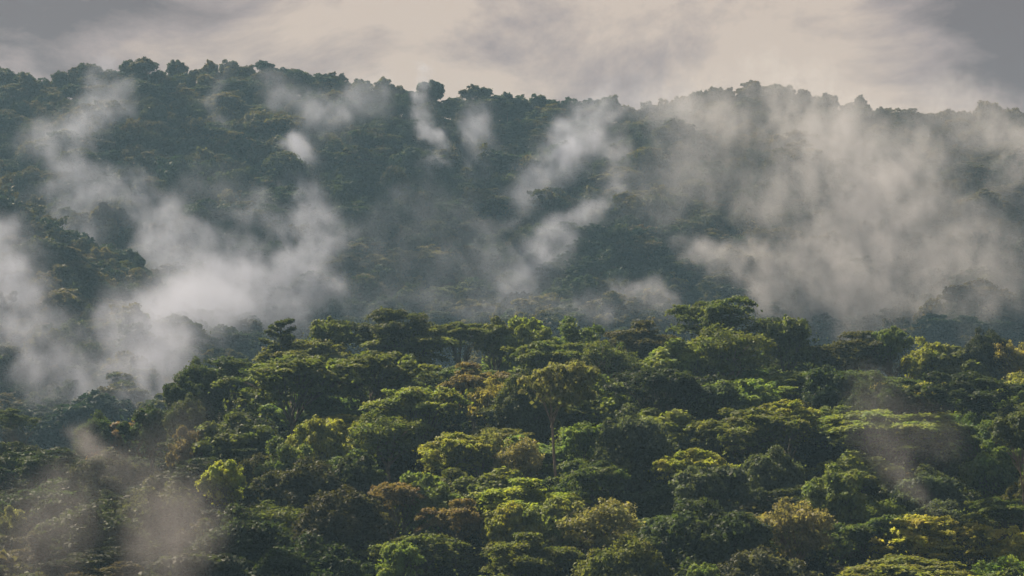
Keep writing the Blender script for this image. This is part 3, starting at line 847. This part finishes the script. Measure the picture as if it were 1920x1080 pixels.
# ------------------------------------------------------------------ mist and haze
def mist_mat(name, aniso=.1, col=(1, 1, 1), warm=None):
    m, n, l = newmat(name)
    out = N(n, 'ShaderNodeOutputMaterial'); pv = N(n, 'ShaderNodeVolumePrincipled')
    pv.inputs['Color'].default_value = col + (1,); pv.inputs['Density'].default_value = 1.0
    pv.inputs['Density Attribute'].default_value = 'density'; pv.inputs['Anisotropy'].default_value = aniso
    if warm:          # bluish skylight at left and warmer light at right, put into the colour
        g = N(n, 'ShaderNodeNewGeometry'); sp = N(n, 'ShaderNodeSeparateXYZ'); l.new(g.outputs['Position'], sp.inputs[0])
        r = N(n, 'ShaderNodeMapRange', interpolation_type='SMOOTHSTEP'); r.inputs['From Min'].default_value = 20; r.inputs['From Max'].default_value = 140
        l.new(sp.outputs[0], r.inputs[0])
        mx = N(n, 'ShaderNodeMixRGB'); mx.inputs[1].default_value = col + (1,); mx.inputs[2].default_value = warm + (1,)
        l.new(r.outputs[0], mx.inputs[0]); l.new(mx.outputs[0], pv.inputs['Color'])
    l.new(pv.outputs[0], out.inputs['Volume'])
    return m
M_mist = mist_mat('mist', .1, (.52, .56, .70), (.575, .575, .63))
M_mist_near = mist_mat('mist_near', .1, (.50, .49, .53))

def mist(name, chains, dist, voxel, dens, nscale, warp, seed, contrast=5.0, grow=1.0, slope=.57, flat=1.6, off=7.0, mat=None):
    mat = mat or M_mist
    """chains: lists of (px, py, r_px, strength) laid just off the slope they rise from"""
    segs = []
    c_ = 1 / math.sqrt(1 + slope * slope)
    nrm = np.array([0, -slope * c_, c_])                 # up and out from the slope
    for ch in chains:
        P = []
        for (px, py, rp, s) in ch:
            Y = dist(px, py)
            r = rp / F * Y * grow
            P.append((ray(px, py) * Y + nrm * (off + r / flat * .45), r, s))
        if len(P) == 1: P = [P[0], (P[0][0] + np.array([.5, 0, .5]), P[0][1], P[0][2])]
        segs += list(zip(P[:-1], P[1:]))
    pts = np.array([p[0] for s in segs for p in s]); rr = np.array([p[1] for s in segs for p in s])[:, None] * [1.4, 2.3, 1.4]
    lo_, hi_ = (pts - rr - warp * .8).min(0), (pts + rr + warp * .8).max(0)
    res = [max(8, int(math.ceil((hi_[i] - lo_[i]) / voxel))) for i in range(3)]
    vol = D.volumes.new(name)
    o = link(name, vol); o['kind'] = 'stuff'
    ng = D.node_groups.new(name, 'GeometryNodeTree')
    ng.interface.new_socket('Geometry', in_out='INPUT', socket_type='NodeSocketGeometry')
    ng.interface.new_socket('Geometry', in_out='OUTPUT', socket_type='NodeSocketGeometry')
    n, l = ng.nodes, ng.links
    go = n.new('NodeGroupOutput')
    pos = n.new('GeometryNodeInputPosition')
    def math_(op, a, b=None, c=None, clamp=False):
        q_ = n.new('ShaderNodeMath'); q_.operation = op; q_.use_clamp = clamp
        for i, v in enumerate((a, b, c)):
            if v is None: continue
            if isinstance(v, (int, float)): q_.inputs[i].default_value = v
            else: l.new(v, q_.inputs[i])
        return q_.outputs[0]
    def vm(op, a, b=None, s=None):
        q_ = n.new('ShaderNodeVectorMath'); q_.operation = op
        for i, v in enumerate((a, b)):
            if v is None: continue
            if isinstance(v, (tuple, list, np.ndarray)): q_.inputs[i].default_value = tuple(float(x) for x in v)
            else: l.new(v, q_.inputs[i])
        if s is not None:
            if isinstance(s, (int, float)): q_.inputs['Scale'].default_value = s
            else: l.new(s, q_.inputs['Scale'])
        return q_.outputs['Value'] if op in ('DOT_PRODUCT', 'LENGTH') else q_.outputs['Vector']
    def noise(vec, scale, detail, rough, out='Fac'):
        q_ = n.new('ShaderNodeTexNoise'); l.new(vec, q_.inputs['Vector'])
        q_.inputs['Scale'].default_value = scale; q_.inputs['Detail'].default_value = detail; q_.inputs['Roughness'].default_value = rough
        return q_.outputs['Fac' if out == 'Fac' else 'Color']
    p0 = vm('ADD', pos.outputs[0], (seed * 37.1, seed * 11.3, 0))
    wv = vm('SUBTRACT', noise(p0, .7 / nscale, 5, .55, 'Color'), (.5, .5, .5))
    p = vm('ADD', pos.outputs[0], vm('SCALE', wv, s=warp * 2.0))
    # measured in a frame that follows the slope, so that each bank lies on it as a sheet
    kk = flat * c_
    def toM(v): return np.array([v[0], v[2], kk * (v[2] - slope * v[1])])
    sp = n.new('ShaderNodeSeparateXYZ'); l.new(p, sp.inputs[0])
    cb = n.new('ShaderNodeCombineXYZ'); l.new(sp.outputs[0], cb.inputs[0]); l.new(sp.outputs[2], cb.inputs[1])
    l.new(math_('MULTIPLY', math_('SUBTRACT', sp.outputs[2], math_('MULTIPLY', sp.outputs[1], slope)), kk), cb.inputs[2])
    pm = cb.outputs[0]
    total = shape = None
    for (a, b) in segs:
        A, ra, sa = a; B, rb, sb = b
        A, B = toM(A), toM(B); BA = B - A; L2 = float(BA @ BA)
        d = vm('SUBTRACT', pm, A)
        h = math_('MULTIPLY', vm('DOT_PRODUCT', d, BA), 1 / L2, clamp=True)
        dist_ = vm('LENGTH', vm('SUBTRACT', d, vm('SCALE', BA, s=h)))
        r_at = math_('MULTIPLY_ADD', h, rb - ra, ra)
        s_at = math_('MULTIPLY_ADD', h, sb - sa, sa)
        q_ = math_('DIVIDE', dist_, r_at)
        fall = n.new('ShaderNodeMapRange'); fall.interpolation_type = 'SMOOTHERSTEP'
        fall.inputs['From Min'].default_value = 1.35; fall.inputs['From Max'].default_value = .1
        l.new(q_, fall.inputs['Value'])
        v = math_('MULTIPLY', fall.outputs[0], s_at)
        total = v if total is None else math_('MAXIMUM', total, v)
        shape = fall.outputs[0] if shape is None else math_('MAXIMUM', shape, fall.outputs[0])
    pn = vm('MULTIPLY', vm('ADD', p, (seed * 91.0, 5.0, seed * 3.0)), (1.0, .5, .42))
    nz = noise(pn, 1.4 / nscale, 10, .77)
    lin = math_('MULTIPLY', math_('SUBTRACT', nz, .5), contrast)
    er = math_('ADD', math_('MULTIPLY_ADD', shape, 1.15, -.42), lin)     # wisps: the noise eats into the body of the cloud
    fine = math_('MULTIPLY', math_('SUBTRACT', noise(vm('ADD', pos.outputs[0], vm('SCALE', wv, s=warp * 1.2)), 2.6 / nscale, 4, .7), .5), contrast * .45)
    er = math_('ADD', er, fine)
    er = math_('MINIMUM', math_('MAXIMUM', er, 0.0), 1.8)
    veil = math_('MULTIPLY', math_('MULTIPLY', total, total), .16)
    den = math_('MULTIPLY', math_('ADD', math_('MULTIPLY', er, total), veil), dens)
    vc = n.new('GeometryNodeVolumeCube')
    l.new(den, vc.inputs['Density'])
    vc.inputs['Min'].default_value = tuple(float(x) for x in lo_); vc.inputs['Max'].default_value = tuple(float(x) for x in hi_)
    for i, ax in enumerate('XYZ'): vc.inputs['Resolution ' + ax].default_value = res[i]
    sm = n.new('GeometryNodeSetMaterial'); sm.inputs['Material'].default_value = mat
    l.new(vc.outputs[0], sm.inputs[0]); l.new(sm.outputs[0], go.inputs[0])
    md = o.modifiers.new('mist', 'NODES'); md.node_group = ng
    vol.materials.append(mat)
    print(name, 'grid', res, res[0] * res[1] * res[2], 'segs', len(segs))
    return o

fd = lambda px, py: far_hit(px, py, lift=14)
mist('mist', [
  [(200, 160, 26, .5), (225, 200, 30, .6), (185, 245, 46, .85), (120, 300, 50, .8), (150, 355, 42, .8), (205, 395, 44, 1.1), (290, 440, 42, .95), (340, 510, 62, 1.0), (410, 575, 80, 1.0), (470, 625, 76, 1.1), (575, 590, 60, 1.0)],
  [(430, 600, 80, 1.2), (340, 650, 70, .9), (250, 650, 60, .8), (290, 740, 60, 1.2), (335, 700, 40, 1.0)],
  [(180, 760, 50, .9), (250, 735, 50, 1.2), (310, 775, 40, 1.2)],
  [(558, 310, 24, 1.7), (572, 370, 32, 1.2), (578, 410, 38, 1.5), (600, 480, 46, 1.1), (560, 560, 65, 1.1)],
  [(500, 180, 26, .35), (560, 235, 36, .5), (600, 260, 42, .75), (680, 225, 50, .35)],
  [(480, 430, 34, .6), (560, 470, 40, .7)],
  [(150, 310, 26, .5), (60, 290, 34, .35)],
  [(415, 160, 16, .4), (395, 215, 20, .45), (430, 250, 20, .25)],
  [(380, 370, 40, .25), (420, 420, 40, .25)],
  [(-40, 480, 60, .8), (15, 570, 56, 1.0), (45, 660, 60, .8), (110, 740, 54, .8), (220, 770, 45, .6)],
  [(130, 400, 50, .5), (170, 470, 46, .45)],
  [(790, 160, 13, 2.0), (796, 235, 21, 1.7), (822, 300, 20, 2.1), (800, 340, 18, .8)],
  [(888, 230, 22, 1.0), (895, 300, 30, 1.2), (900, 345, 22, .7)],
  [(760, 370, 22, .35), (720, 430, 22, .2)],
  [(1150, 215, 36, .25), (1120, 255, 42, 1.2), (1060, 325, 44, 1.6), (1000, 390, 34, 1.2), (960, 450, 26, .4)],
  [(1140, 300, 34, .6), (1160, 370, 28, .6)],
  [(1150, 395, 30, 1.2), (1060, 465, 36, 1.1), (1015, 530, 38, 1.2), (950, 590, 36, .7)],
  [(1150, 565, 22, .9), (1225, 590, 30, .9)],
  [(900, 470, 40, .25), (930, 530, 30, .3)],
  [(760, 560, 60, .09), (900, 540, 70, .1), (1000, 600, 60, .12)],
  [(820, 430, 60, .1), (700, 500, 60, .1)],
  [(680, 610, 36, .25), (860, 605, 30, .22), (1050, 605, 30, .25), (1240, 605, 36, .6)],
  [(1430, 175, 50, 0.32), (1490, 240, 80, 0.55), (1560, 330, 100, 0.83), (1640, 410, 115, 0.92), (1620, 540, 115, 0.92), (1500, 565, 75, 1.01), (1390, 540, 48, 1.01), (1295, 512, 30, 0.92)],
  [(1230, 230, 60, 0.41), (1310, 270, 80, 0.55), (1340, 340, 60, 0.32), (1300, 400, 50, 0.23)],
  [(1710, 560, 90, 0.74), (1580, 610, 80, 1.01), (1440, 600, 50, 1.10)],
  [(1700, 330, 80, .35), (1800, 260, 80, .35), (1905, 300, 60, 0.74), (1890, 370, 40, 0.55)],
  [(1740, 450, 80, 0.69), (1830, 500, 70, 0.51)],
  [(1330, 300, 100, 0.28), (1250, 420, 80, 0.18)],
  [(1800, 580, 90, .45), (1910, 540, 80, .22), (1900, 430, 70, .12)],
  [(1500, 330, 90, 0.46), (1440, 420, 80, 0.46)],
 ], fd, 2.3, .024, 21.0, 17.0, 1, 8.5, 1.6)

def nd(px, py):
    r = ray(px, py)
    Ys = np.arange(380, 760, 2.0)
    hit = np.where(r[2] * Ys < H(r[0] * Ys, Ys) + 21)[0]
    return float(Ys[hit[0]]) if len(hit) else 700.0
mist('mist', [
  [(140, 830, 14, .9), (185, 880, 18, 1.3), (240, 920, 24, .9), (300, 945, 30, .6)],
  [(270, 930, 34, .5), (300, 990, 50, .8), (330, 1080, 66, 1.1)],
  [(20, 1030, 60, .35), (110, 960, 50, .45), (90, 1090, 70, .6)],
  [(330, 860, 50, .3), (280, 890, 40, .4)],
 ], nd, .6, .009, 6.0, 4.0, 4, 5.0, 1.9, .3, 1.3, 2.0, M_mist_near)
mist('mist', [
  [(1640, 760, 40, .25), (1650, 860, 50, .45), (1690, 930, 30, .8), (1735, 970, 20, .6)],
  [(1740, 860, 50, .25)],
 ], nd, .5, .013, 5.0, 3.0, 5, 5.5, 1.8, .3, 1.3, 2.0, M_mist_near)

m, n, l = newmat('haze_air')
out = N(n, 'ShaderNodeOutputMaterial'); pv = N(n, 'ShaderNodeVolumePrincipled')
pv.inputs['Color'].default_value = (.42, .70, 1.0, 1); pv.inputs['Density'].default_value = .00007; pv.inputs['Anisotropy'].default_value = .15
l.new(pv.outputs[0], out.inputs['Volume'])
zmax = float(GZ.max()) + 32; zmin = float(GZ.min()) - 1.5
V = np.array([(x, y, z) for z in (zmin, zmax) for y in (-160, 4060) for x in (-3060, 3060)])
hz = link('haze', mesh_np('haze', V, np.array([0, 2, 3, 1, 4, 5, 7, 6, 0, 1, 5, 4, 2, 6, 7, 3, 0, 4, 6, 2, 1, 3, 7, 5]), 4, m))
hz['kind'] = 'stuff'
print('fillers', len(fillers), 'far', len(far_pts), 'side', len(side_pts), 'trees', len([o for o in COL.objects if o.type == 'EMPTY']))
